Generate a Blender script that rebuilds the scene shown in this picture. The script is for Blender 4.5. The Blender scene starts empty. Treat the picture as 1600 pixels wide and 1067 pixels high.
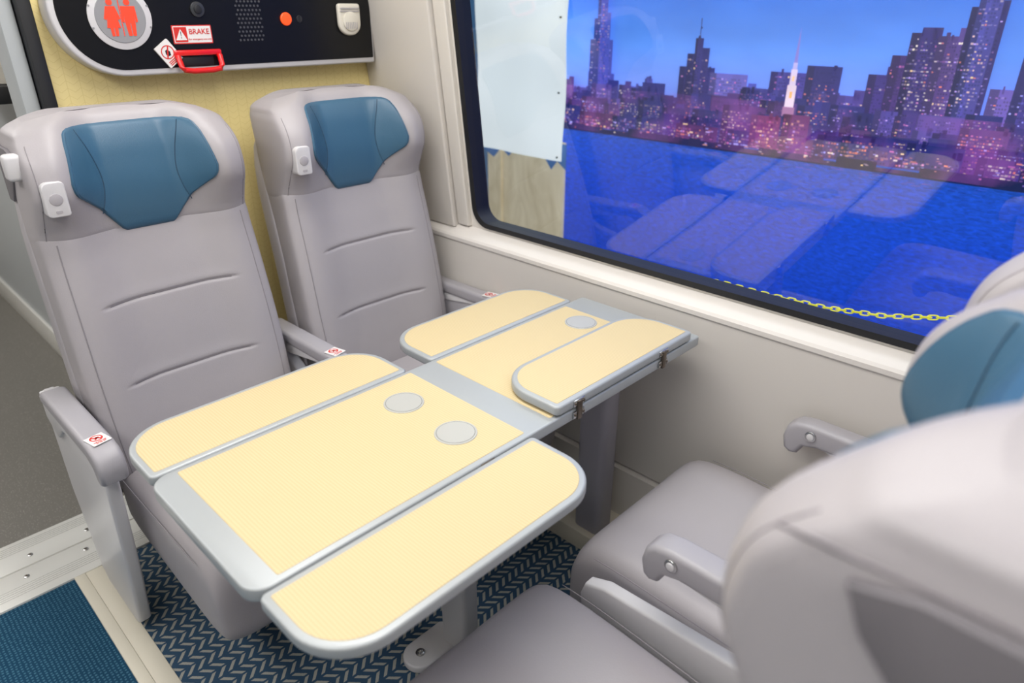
import bpy, bmesh, math, random
from mathutils import Vector, Matrix
random.seed(7)
S = bpy.context.scene
COL = S.collection

# ---------------------------------------------------------------- materials
def lin(c):
    return tuple(((v/255)/12.92 if v/255 <= .04045 else ((v/255+.055)/1.055)**2.4) for v in c) + (1,)
def mat(name, rgb, rough=.5, metal=0, spec=.5, bump=0, bscale=200, emis=None, estr=0, var=0, coat=0, sheen=0):
    m = bpy.data.materials.new(name); m.use_nodes = True
    nt = m.node_tree; b = nt.nodes['Principled BSDF']
    b.inputs['Base Color'].default_value = lin(rgb)
    b.inputs['Roughness'].default_value = rough
    b.inputs['Metallic'].default_value = metal
    b.inputs['Specular IOR Level'].default_value = spec
    b.inputs['Coat Weight'].default_value = coat
    b.inputs['Sheen Weight'].default_value = sheen
    if emis:
        b.inputs['Emission Color'].default_value = lin(emis)
        b.inputs['Emission Strength'].default_value = estr
    tc = nt.nodes.new('ShaderNodeTexCoord')
    if bump or var:
        n = nt.nodes.new('ShaderNodeTexNoise'); n.inputs['Scale'].default_value = bscale
        n.inputs['Detail'].default_value = 3
        nt.links.new(tc.outputs['Object'], n.inputs['Vector'])
        if bump:
            bp = nt.nodes.new('ShaderNodeBump'); bp.inputs['Strength'].default_value = bump
            bp.inputs['Distance'].default_value = .001
            nt.links.new(n.outputs['Fac'], bp.inputs['Height'])
            nt.links.new(bp.outputs['Normal'], b.inputs['Normal'])
        if var:
            n2 = nt.nodes.new('ShaderNodeTexNoise'); n2.inputs['Scale'].default_value = 6
            nt.links.new(tc.outputs['Object'], n2.inputs['Vector'])
            mr = nt.nodes.new('ShaderNodeMapRange')
            mr.inputs['To Min'].default_value = 1-var; mr.inputs['To Max'].default_value = 1+var
            nt.links.new(n2.outputs['Fac'], mr.inputs['Value'])
            h = nt.nodes.new('ShaderNodeHueSaturation'); h.inputs['Color'].default_value = lin(rgb)
            nt.links.new(mr.outputs['Result'], h.inputs['Value'])
            nt.links.new(h.outputs['Color'], b.inputs['Base Color'])
    return m
def N(nt, t, **k):
    n = nt.nodes.new(t)
    for a, v in k.items(): setattr(n, a, v)
    return n
def M(nt, op, a, b=None, c=None):
    n = nt.nodes.new('ShaderNodeMath'); n.operation = op
    for i, v in enumerate((a, b, c)):
        if v is None: continue
        if isinstance(v, (int, float)): n.inputs[i].default_value = v
        else: nt.links.new(v, n.inputs[i])
    return n.outputs[0]
def mixc(nt, fac, c1, c2):
    n = nt.nodes.new('ShaderNodeMix'); n.data_type = 'RGBA'
    nt.links.new(fac, n.inputs[0])
    for s, v in ((6, c1), (7, c2)):
        if isinstance(v, tuple): n.inputs[s].default_value = v
        else: nt.links.new(v, n.inputs[s])
    return n.outputs[2]

M_LEATHER = mat('grey_leather', (163,158,161), .44, spec=.4, bump=.25, bscale=420, var=.04)
M_LEATHER_IN = mat('grey_leather_insert', (161,156,159), .47, spec=.36, bump=.3, bscale=420, var=.04)
M_SEAM = mat('seam_dark', (136,131,135), .7)
M_SEAMD = mat('seam_darker', (120,115,119), .8)
M_RECESS = mat('recess_grey', (108,104,108), .7)
M_BLUE = mat('blue_leather', (56,94,120), .40, spec=.45, bump=.35, bscale=380, var=.05)
M_BLUESEAM = mat('blue_seam', (30,60,84), .6)
M_PLAST = mat('light_grey_plastic', (201,199,201), .35)
M_CAP = mat('armrest_grey', (158,155,160), .42, bump=.15, bscale=500)
M_SHELL = mat('shell_grey', (167,163,167), .4)
M_FRAME = mat('table_silver', (164,168,170), .40, metal=.2)
M_LEG = mat('table_leg_grey', (157,154,163), .4)
M_STEEL = mat('steel', (190,190,190), .25, metal=1)
M_DARKMETAL = mat('hinge_metal', (110,100,90), .3, metal=.9)
M_DISC = mat('cup_recess_grey', (178,178,173), .35, metal=.1)
M_DISCRIM = mat('cup_recess_rim', (132,132,128), .35)
M_DARK = mat('underframe_dark', (70,70,76), .6)
M_WHITE = mat('sticker_white', (225,222,220), .4)
M_RED = mat('sign_red', (205,48,40), .4)
M_REDH = mat('handle_red', (215,20,24), .3, coat=.4)
M_REDL = mat('red_pictogram', (232,66,40), .4, emis=(232,66,40), estr=.3)
M_BLACK = mat('black_glass_panel', (14,14,16), .30, spec=.35)
M_RUBBER = mat('black_rubber', (22,23,27), .5)
M_SIGN = mat('sign_disc_grey', (142,142,145), .4)
M_CREAM = mat('cream_plastic', (216,211,200), .4)
M_WALL = mat('wall_panel_warm', (205,200,194), .42, var=.015)
M_WALL2 = mat('wall_panel_white', (215,210,203), .4, var=.015)
M_SILL = mat('sill_light', (213,208,203), .5, spec=.3)
M_CEIL = mat('ceiling_white', (238,238,238), .6)
M_TRIM = mat('floor_trim_cream', (206,200,184), .45)
M_VEST = mat('vestibule_wall_grey', (170,174,176), .45)
M_TARP = mat('white_tarp', (234,238,235), .55, emis=(230,238,236), estr=.70)  # emission stands in for bright light falling on the sheet
M_PARTITION = mat('blue_partition', (84,130,170), .7, emis=(84,130,170), estr=.15)  # faint self-glow lifts the board; no lamp in it
M_PENN = mat('blue_fabric', (60,110,165), .7, emis=(60,110,165), estr=.3)  # self-glow lifts the cloth, which is no light source
M_CHAIN = mat('yellow_chain', (225,220,30), .4, emis=(225,220,30), estr=.35)  # chain and posts glow a little, though nothing in them is lit
M_ORANGE = mat('orange_lamp', (240,80,30), .3, emis=(240,80,30), estr=.6)
M_ALU = mat('brushed_aluminium', (236,235,230), .30, metal=.35)
M_ALUGROOVE = mat('aluminium_groove', (168,167,162), .35, metal=.5)

def mat_table():
    m = mat('yellow_ribbed_laminate', (236,219,164), .52, spec=.28)
    nt = m.node_tree; b = nt.nodes['Principled BSDF']
    tc = N(nt, 'ShaderNodeTexCoord'); sp = N(nt, 'ShaderNodeSeparateXYZ')
    nt.links.new(tc.outputs['Object'], sp.inputs[0])
    s = M(nt, 'SINE', M(nt, 'MULTIPLY', sp.outputs[1], 2*math.pi/.0055))
    f = M(nt, 'MULTIPLY_ADD', s, .5, .5)
    c = mixc(nt, f, lin((196,177,136)), lin((204,186,146)))
    nt.links.new(c, b.inputs['Base Color'])
    bp = N(nt, 'ShaderNodeBump'); bp.inputs['Strength'].default_value = .2; bp.inputs['Distance'].default_value = .0007
    nt.links.new(f, bp.inputs['Height']); nt.links.new(bp.outputs['Normal'], b.inputs['Normal'])
    return m
M_TABLE = mat_table()

def mat_yellow_wall():
    m = mat('yellow_patterned_wall', (232,208,128), .5)
    nt = m.node_tree; b = nt.nodes['Principled BSDF']
    tc = N(nt, 'ShaderNodeTexCoord'); sp = N(nt, 'ShaderNodeSeparateXYZ')
    nt.links.new(tc.outputs['Object'], sp.inputs[0])
    y, z = sp.outputs[1], sp.outputs[2]
    p = .03
    fy = M(nt, 'ABSOLUTE', M(nt, 'SUBTRACT', M(nt, 'FRACT', M(nt, 'DIVIDE', y, p)), .5))
    v = M(nt, 'FRACT', M(nt, 'DIVIDE', M(nt, 'MULTIPLY_ADD', fy, .02, z), .017))
    l1 = M(nt, 'LESS_THAN', v, .1)
    l2 = M(nt, 'LESS_THAN', fy, .03)
    f = M(nt, 'MULTIPLY', M(nt, 'MAXIMUM', l1, l2), .4)
    c = mixc(nt, f, lin((240,221,156)), lin((216,194,122)))
    nt.links.new(c, b.inputs['Base Color'])
    return m
M_YWALL = mat_yellow_wall()

def mat_chevron():
    m = mat('chevron_carpet', (40,62,84), .95, spec=.1)
    nt = m.node_tree; b = nt.nodes['Principled BSDF']
    tc = N(nt, 'ShaderNodeTexCoord'); sp = N(nt, 'ShaderNodeSeparateXYZ')
    nt.links.new(tc.outputs['Object'], sp.inputs[0])
    nz = N(nt, 'ShaderNodeTexNoise'); nz.inputs['Scale'].default_value = 700
    nt.links.new(tc.outputs['Object'], nz.inputs['Vector'])
    x, y = sp.outputs[0], sp.outputs[1]
    fy = M(nt, 'ABSOLUTE', M(nt, 'SUBTRACT', M(nt, 'FRACT', M(nt, 'DIVIDE', x, .056)), .5))
    v = M(nt, 'FRACT', M(nt, 'DIVIDE', M(nt, 'MULTIPLY_ADD', fy, .052, y), .025))
    v = M(nt, 'ADD', v, M(nt, 'MULTIPLY', M(nt, 'SUBTRACT', nz.outputs['Fac'], .5), .22))
    a = M(nt, 'MULTIPLY', M(nt, 'LESS_THAN', v, .40), M(nt, 'GREATER_THAN', v, .0))
    g = M(nt, 'MULTIPLY', M(nt, 'GREATER_THAN', fy, .05), M(nt, 'LESS_THAN', fy, .44))
    f = M(nt, 'MULTIPLY', M(nt, 'MULTIPLY', a, g), .72)
    base = mixc(nt, nz.outputs['Fac'], lin((30,52,76)), lin((66,92,116)))
    c = mixc(nt, f, base, lin((176,174,162)))
    nt.links.new(c, b.inputs['Base Color'])
    bp = N(nt, 'ShaderNodeBump'); bp.inputs['Strength'].default_value = .6; bp.inputs['Distance'].default_value = .002
    nt.links.new(nz.outputs['Fac'], bp.inputs['Height']); nt.links.new(bp.outputs['Normal'], b.inputs['Normal'])
    return m
M_CHEV = mat_chevron()

def mat_dots(name, c1, c2, scale, thr, rough, metal=0):
    m = mat(name, c1, rough, spec=.3 if rough < .9 else .1)
    nt = m.node_tree; b = nt.nodes['Principled BSDF']
    tc = N(nt, 'ShaderNodeTexCoord')
    v = N(nt, 'ShaderNodeTexVoronoi'); v.inputs['Scale'].default_value = scale
    v.inputs['Randomness'].default_value = .2 if rough > .9 else 1
    nt.links.new(tc.outputs['Object'], v.inputs['Vector'])
    f = M(nt, 'LESS_THAN', v.outputs['Distance'], thr)
    c = mixc(nt, f, lin(c1), lin(c2)); nt.links.new(c, b.inputs['Base Color'])
    return m
M_AISLE = mat_dots('aisle_blue_carpet', (28,62,86), (58,98,120), 110, .32, .95)
M_SPECK = mat_dots('speckled_vinyl', (112,109,103), (156,152,146), 170, .2, .45)

def mat_wood():
    m = mat('plywood', (205,195,160), .6, emis=(190,180,140), estr=.42)  # self-glow added to brighten the dark-looking board
    nt = m.node_tree; b = nt.nodes['Principled BSDF']
    tc = N(nt, 'ShaderNodeTexCoord'); mp = N(nt, 'ShaderNodeMapping'); mp.inputs['Scale'].default_value = (4, 1, 2)
    w = N(nt, 'ShaderNodeTexNoise'); w.inputs['Scale'].default_value = 2; w.inputs['Detail'].default_value = 5; w.inputs['Distortion'].default_value = 1.6
    nt.links.new(tc.outputs['Object'], mp.inputs[0]); nt.links.new(mp.outputs[0], w.inputs['Vector'])
    c = mixc(nt, w.outputs['Fac'], lin((172,154,112)), lin((232,220,188)))
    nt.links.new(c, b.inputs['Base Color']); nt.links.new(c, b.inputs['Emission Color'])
    return m
M_WOOD = mat_wood()

def mat_mural():
    m = bpy.data.materials.new('printed_skyline'); m.use_nodes = True
    nt = m.node_tree; b = nt.nodes['Principled BSDF']
    at = N(nt, 'ShaderNodeAttribute', attribute_name='Col')
    tc = N(nt, 'ShaderNodeTexCoord')
    sp = N(nt, 'ShaderNodeSeparateXYZ'); nt.links.new(tc.outputs['Object'], sp.inputs[0])
    mp = N(nt, 'ShaderNodeMapping'); mp.inputs['Scale'].default_value = (8, 1, 26)
    n = N(nt, 'ShaderNodeTexNoise'); n.inputs['Scale'].default_value = 4; n.inputs['Detail'].default_value = 6
    n.inputs['Roughness'].default_value = .6; n.inputs['Distortion'].default_value = .6
    nt.links.new(tc.outputs['Object'], mp.inputs[0]); nt.links.new(mp.outputs[0], n.inputs['Vector'])
    mr = N(nt, 'ShaderNodeMapRange'); mr.inputs['From Min'].default_value = .32; mr.inputs['From Max'].default_value = .68
    mr.inputs['To Min'].default_value = .68; mr.inputs['To Max'].default_value = 1.30
    nt.links.new(n.outputs['Fac'], mr.inputs['Value'])
    # ripples only on the water part of the print; softer cloudy mottling in the sky
    iw = M(nt, 'LESS_THAN', sp.outputs[2], .87)
    mp2 = N(nt, 'ShaderNodeMapping'); mp2.inputs['Scale'].default_value = (1.2, 1, 3.5)
    n3 = N(nt, 'ShaderNodeTexNoise'); n3.inputs['Scale'].default_value = 2; n3.inputs['Detail'].default_value = 5
    nt.links.new(tc.outputs['Object'], mp2.inputs[0]); nt.links.new(mp2.outputs[0], n3.inputs['Vector'])
    cloud = M(nt, 'MULTIPLY_ADD', n3.outputs['Fac'], .60, .72)
    val = M(nt, 'ADD', M(nt, 'MULTIPLY', mr.outputs['Result'], iw), M(nt, 'MULTIPLY', cloud, M(nt, 'SUBTRACT', 1, iw)))
    h = N(nt, 'ShaderNodeHueSaturation')
    nt.links.new(at.outputs['Color'], h.inputs['Color']); nt.links.new(val, h.inputs['Value'])
    # soft violet glow patches over the city
    n2 = N(nt, 'ShaderNodeTexNoise'); n2.inputs['Scale'].default_value = 4.5; n2.inputs['Detail'].default_value = 4
    nt.links.new(tc.outputs['Object'], n2.inputs['Vector'])
    g = N(nt, 'ShaderNodeMapRange'); g.inputs['From Min'].default_value = .46; g.inputs['From Max'].default_value = .70
    g.inputs['To Max'].default_value = .30
    nt.links.new(n2.outputs['Fac'], g.inputs['Value'])
    gf = M(nt, 'MULTIPLY', g.outputs['Result'], M(nt, 'MULTIPLY', M(nt, 'LESS_THAN', sp.outputs[2], 1.08), M(nt, 'SUBTRACT', 1, iw)))
    c = mixc(nt, gf, h.outputs['Color'], lin((170,90,180)))
    nt.links.new(c, b.inputs['Base Color'])
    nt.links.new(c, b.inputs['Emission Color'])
    b.inputs['Emission Strength'].default_value = .9  # print glows to look brightly lit; not a real lightbox
    b.inputs['Roughness'].default_value = .8
    return m
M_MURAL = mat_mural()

def mat_glass():
    m = bpy.data.materials.new('window_glass'); m.use_nodes = True
    nt = m.node_tree; nt.nodes.remove(nt.nodes['Principled BSDF'])
    o = nt.nodes['Material Output']
    t = N(nt, 'ShaderNodeBsdfTransparent'); g = N(nt, 'ShaderNodeBsdfGlossy'); g.inputs['Roughness'].default_value = 0.0
    t.inputs[0].default_value = (.94,.97,1,1)
    # Schlick reflectance, same from both sides of the pane
    ge = N(nt, 'ShaderNodeNewGeometry'); vd = N(nt, 'ShaderNodeVectorMath', operation='DOT_PRODUCT')
    nt.links.new(ge.outputs['Incoming'], vd.inputs[0]); nt.links.new(ge.outputs['Normal'], vd.inputs[1])
    c = M(nt, 'ABSOLUTE', vd.outputs['Value'])
    f = M(nt, 'MULTIPLY_ADD', M(nt, 'POWER', M(nt, 'SUBTRACT', 1, c), 5), .88, .12)
    x = N(nt, 'ShaderNodeMixShader')
    nt.links.new(f, x.inputs[0]); nt.links.new(t.outputs[0], x.inputs[1]); nt.links.new(g.outputs[0], x.inputs[2])
    nt.links.new(x.outputs[0], o.inputs[0])
    return m
M_GLASS = mat_glass()

# ---------------------------------------------------------------- mesh helpers
def finish(name, bm, mats, parent=None, off=None, flip=False, sharp=38, sub=0, smooth=True):
    """bm in coordinates of the root (or world if no parent)."""
    if flip:
        for v in bm.verts: v.co.x = -v.co.x
    bmesh.ops.recalc_face_normals(bm, faces=bm.faces)
    for f in bm.faces: f.smooth = smooth
    if not sub:
        for e in bm.edges:
            if len(e.link_faces) == 2 and e.calc_face_angle(0) > math.radians(sharp): e.smooth = False
    me = bpy.data.meshes.new(name); bm.to_mesh(me); bm.free()
    if not isinstance(mats, (list, tuple)): mats = [mats]
    for m in mats: me.materials.append(m)
    ob = bpy.data.objects.new(name, me); COL.objects.link(ob)
    if parent: ob.parent = parent
    if off: ob.location = off
    if sub:
        md = ob.modifiers.new('s', 'SUBSURF'); md.levels = sub; md.render_levels = sub
    return ob
def empty(name, loc, label, cat, group=None):
    o = bpy.data.objects.new(name, None); COL.objects.link(o); o.location = loc
    o.empty_display_size = .1
    o['label'] = label; o['category'] = cat
    if group: o['group'] = group
    return o
def tag(o, label, cat, group=None):
    o['label'] = label; o['category'] = cat
    if group: o['group'] = group
    return o
def struct(o, label=None, cat=None):
    o['kind'] = 'structure'
    if label: o['label'] = label
    if cat: o['category'] = cat
    return o
def box(bm, x0, x1, y0, y1, z0, z1, bev=0, seg=2, mi=0):
    r = bmesh.ops.create_cube(bm, size=1)
    vs = r['verts']
    for v in vs:
        v.co = Vector(((x0+x1)/2+v.co.x*(x1-x0), (y0+y1)/2+v.co.y*(y1-y0), (z0+z1)/2+v.co.z*(z1-z0)))
    fs = set(f for v in vs for f in v.link_faces)
    for f in fs: f.material_index = mi
    if bev:
        es = list(set(e for v in vs for e in v.link_edges))
        r = bmesh.ops.bevel(bm, geom=es, offset=bev, segments=seg, profile=.5, affect='EDGES')
        for f in r['faces']: f.material_index = mi
def prism(bm, pts, axis, a, b, bev=0, seg=2, mi=0):
    """pts 2D; axis 'z': (x,y) ; 'y': (x,z) ; 'x': (y,z)"""
    def P(p, h):
        return {'z': (p[0], p[1], h), 'y': (p[0], h, p[1]), 'x': (h, p[0], p[1])}[axis]
    v0 = [bm.verts.new(P(p, a)) for p in pts]; v1 = [bm.verts.new(P(p, b)) for p in pts]
    n = len(pts); fs = [bm.faces.new(v0), bm.faces.new(v1)]
    for i in range(n): fs.append(bm.faces.new((v0[i], v0[(i+1) % n], v1[(i+1) % n], v1[i])))
    for f in fs: f.material_index = mi
    if bev:
        es = list(fs[0].edges)+list(fs[1].edges)
        bmesh.ops.recalc_face_normals(bm, faces=fs)
        r = bmesh.ops.bevel(bm, geom=es, offset=bev, segments=seg, profile=.5, affect='EDGES')
        for f in r['faces']: f.material_index = mi
def rrect(x0, x1, y0, y1, r, n=8):
    if not isinstance(r, (list, tuple)): r = [r]*4
    out = []
    for (cx, cy, sx, sy, rr, a0) in ((x0, y0, 1, 1, r[0], 180), (x1, y0, -1, 1, r[1], 270), (x1, y1, -1, -1, r[2], 0), (x0, y1, 1, -1, r[3], 90)):
        px, py = cx+sx*rr, cy+sy*rr
        for i in range(n+1):
            a = math.radians(a0+90*i/n)
            out.append((px+rr*math.cos(a), py+rr*math.sin(a)))
    return out
def circle(cx, cy, r, n=32, ry=None):
    ry = ry or r
    return [(cx+r*math.cos(2*math.pi*i/n), cy+ry*math.sin(2*math.pi*i/n)) for i in range(n)]
def loft(bm, loops, mi=0, caps=True):
    rows = [[bm.verts.new(p) for p in l] for l in loops]
    n = len(rows[0])
    for a, b in zip(rows, rows[1:]):
        for i in range(n):
            f = bm.faces.new((a[i], a[(i+1) % n], b[(i+1) % n], b[i])); f.material_index = mi
    if caps:
        for r in (rows[0], rows[-1]):
            c = Vector((0, 0, 0))
            for v in r: c += v.co
            cv = bm.verts.new(c/n)
            for i in range(n):
                f = bm.faces.new((r[i], r[(i+1) % n], cv)); f.material_index = mi
def tube(bm, pts, r, n=6, mi=0, closed=False):
    pts = [Vector(p) for p in pts]; m = len(pts); loops = []
    for i, p in enumerate(pts):
        if closed: t = pts[(i+1) % m]-pts[i-1]
        else: t = pts[min(i+1, m-1)]-pts[max(i-1, 0)]
        t.normalize()
        up = Vector((0, 0, 1)) if abs(t.z) < .9 else Vector((1, 0, 0))
        a = t.cross(up).normalized(); b = t.cross(a).normalized()
        loops.append([p+a*r*math.cos(2*math.pi*k/n)+b*r*math.sin(2*math.pi*k/n) for k in range(n)])
    if closed: loops.append(loops[0])
    loft(bm, loops, mi, caps=not closed)
def text_mesh(bm_target, body, size, M4, mi=0, align='CENTER'):
    cu = bpy.data.curves.new('t', 'FONT'); cu.body = body; cu.size = size; cu.align_x = align; cu.align_y = 'CENTER'
    cu.resolution_u = 3; cu.offset = size*.014
    ob = bpy.data.objects.new('t', cu); COL.objects.link(ob)
    bpy.context.view_layer.update()
    dg = bpy.context.evaluated_depsgraph_get()
    me = bpy.data.meshes.new_from_object(ob.evaluated_get(dg))
    me.transform(M4)
    n0 = len(bm_target.faces)
    bm_target.from_mesh(me); bm_target.faces.ensure_lookup_table()
    for f in bm_target.faces[n0:]: f.material_index = mi
    bpy.data.objects.remove(ob); bpy.data.curves.remove(cu); bpy.data.meshes.remove(me)
def lerp(xs, ys, x, lin_=False):
    if x <= xs[0]: return ys[0]
    for i in range(len(xs)-1):
        if x <= xs[i+1]:
            t = (x-xs[i])/(xs[i+1]-xs[i])
            if lin_: return ys[i]+(ys[i+1]-ys[i])*t
            # cubic through the knots (Catmull-Rom on uneven knots)
            h = xs[i+1]-xs[i]; d = (ys[i+1]-ys[i])/h
            d0 = d if i == 0 else .5*(d+(ys[i]-ys[i-1])/(xs[i]-xs[i-1]))
            d1 = d if i+2 >= len(xs) else .5*(d+(ys[i+2]-ys[i+1])/(xs[i+2]-xs[i+1]))
            t2, t3 = t*t, t*t*t
            return (2*t3-3*t2+1)*ys[i]+(t3-2*t2+t)*h*d0+(-2*t3+3*t2)*ys[i+1]+(t3-t2)*h*d1
    return ys[-1]
def sstep(t):
    t = max(0, min(1, t)); return t*t*(3-2*t)

# ---------------------------------------------------------------- seat
# local seat frame: +x = forward, y = across (aisle side negative), z up
BZ = [.36, .42, .50, .65, .82, .93, .99, 1.03]
BX = [.12, .13, .118, .090, .052, .020, .002, -.02]
BW = [.232, .240, .244, .246, .243, .240, .237, .230]
BWI = [.005, .014, .020, .024, .028, .034, .038, .03]
HZ = [.956, .970, .998, 1.035, 1.075, 1.12, 1.165, 1.202, 1.225, 1.233]
HX = [-.006, .006, .012, .014, .012, .004, -.008, -.026, -.044, -.062]
HW = [.236, .2385, .238, .2365, .2350, .234, .232, .226, .212, .184]
HWI = [.034, .037, .043, .060, .081, .087, .081, .066, .049, .032]
HT = [.055, .058, .062, .066, .068, .068, .066, .060, .046, .028]
HN = 4.0
W0, W1 = .28, .80      # wing starts / reaches full (fraction of half width)
def wingf(u): return sstep((u-W0)/(W1-W0))
def ringpt(a, z, w, xf, wing, T, n, back=.0, grow=0):
    c, s = math.cos(a), math.sin(a); xm = xf-T
    x = xm+(T+grow)*math.copysign(abs(c)**(2/n), c); y = (w+grow)*math.copysign(abs(s)**(2/n), s)
    k = back+(1-back)*sstep((c+.30)/.6)
    return (x+wing*wingf(abs(y)/w)*k, y, z)
def ring(z, w, xf, wing, T, n=4.0, K=96, back=.0, grow=0):
    return [ringpt(2*math.pi*k/K, z, w, xf, wing, T, n, back, grow) for k in range(K)]
GZ = (.815, .628)
def groove(y, z):
    g = 0
    if abs(y) < .165:
        k = min(1, (.165-abs(y))/.025)
        for zg in GZ:
            d = z-zg
            g += k*(.0042*math.exp(-(d/.0040)**2)-.0012*math.exp(-((d-.014)/.010)**2))
    return g
def back_front(y, z, n=5):
    w, xf, wi = lerp(BZ, BW, z), lerp(BZ, BX, z), lerp(BZ, BWI, z); T = .055
    u = min(.999, abs(y)/w)
    return xf-T+T*(1-u**n)**(1/n)+wi*wingf(u)
def head_front(y, z, n=HN):
    w, xf, wi, T = lerp(HZ, HW, z), lerp(HZ, HX, z), lerp(HZ, HWI, z), lerp(HZ, HT, z)
    u = min(.999, abs(y)/w)
    return xf-T+T*(1-u**n)**(1/n)+wi*wingf(u)
def headdrop(y, z):
    return .022*sstep((z-1.11)/.12)*sstep((abs(y)-.11)/.13)

def warning_label(parent, cx, cy, z, flip):
    """small white sticker with red circle pictogram lying on an armrest"""
    bm = bmesh.new(); a = math.radians(12)
    def R(p): return (cx+p[0]*math.cos(a)-p[1]*math.sin(a), cy+p[0]*math.sin(a)+p[1]*math.cos(a))
    prism(bm, [R(p) for p in rrect(-.020, .022, -.019, .019, .002, 3)], 'z', z, z+.0012, 0, mi=0)
    o = circle(-.005, 0, .0128, 24); i = circle(-.005, 0, .0098, 24)
    vo = [bm.verts.new((*R(p), z+.0016)) for p in o]; vi = [bm.verts.new((*R(p), z+.0016)) for p in i]
    for k in range(24):
        f = bm.faces.new((vo[k], vo[(k+1) % 24], vi[(k+1) % 24], vi[k])); f.material_index = 1
    for q in ([(-.014,-.007),(-.011,-.010),(.004,.007),(.001,.010)], [(-.010,.002),(.000,-.006),(.002,-.003),(-.007,.005)], [(-.007,.006),(-.003,.006),(-.003,.001),(-.007,.001)]):
        f = bm.faces.new([bm.verts.new((*R(p), z+.0018)) for p in q]); f.material_index = 1
    for k, ext in enumerate((.014, .011)):
        x0 = .0105+k*.0048
        for y0 in (-ext, -ext*.35, ext*.3):      # two short lines of words
            f = bm.faces.new([bm.verts.new((*R(p), z+.0016)) for p in ((x0,y0),(x0+.0028,y0),(x0+.0028,y0+ext*.55),(x0,y0+ext*.55))]); f.material_index = 1
    o = finish('warning_label', bm, [M_WHITE, M_RED], parent, flip=flip)
    o['label'] = 'small white sticker with red prohibition pictogram'
    return o

def armrest(root, yc, w, flip, label_at=None, button=False, x_back=-.06, x_front=.345, deep=.0):
    bm = bmesh.new()
    prof = [(x_back, .580-deep), (x_back, .606), (x_back+.03, .618), (x_front-.05, .622), (x_front-.018, .616), (x_front, .600),
            (x_front+.006, .572), (x_front, .545), (x_front-.014, .536), (x_front-.030, .544-deep*.3), (x_front-.042, .570-deep*.6), (x_front-.07, .582-deep)]
    prism(bm, prof, 'y', yc-w/2, yc+w/2, .011, 4)
    a = finish('armrest', bm, M_CAP, root, flip=flip)
    bm = bmesh.new()
    prism(bm, [(x_back-.02, .53), (x_back-.02, .60), (x_back+.02, .597), (x_front-.10, .588), (x_front-.09, .580-deep), (x_back+.12, .55-deep), (x_back+.05, .50)], 'y', yc-w*.40, yc+w*.40, .004)
    u = finish('armrest_bracket', bm, M_PLAST, a, flip=flip)
    if label_at: warning_label(a, label_at, yc, .6225, flip)
    if button:
        bm = bmesh.new()
        prism(bm, circle(x_front-.055, .598, .012, 24), 'y', yc-w/2-.004, yc-w/2+.01, .001)
        prism(bm, circle(x_front-.055, .598, .0075, 24), 'y', yc-w/2-.006, yc-w/2, .001, mi=1)
        o = finish('recline_button', bm, [M_STEEL, M_PLAST], a, flip=flip); o['label'] = 'round chrome recline button'
    return a

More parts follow.
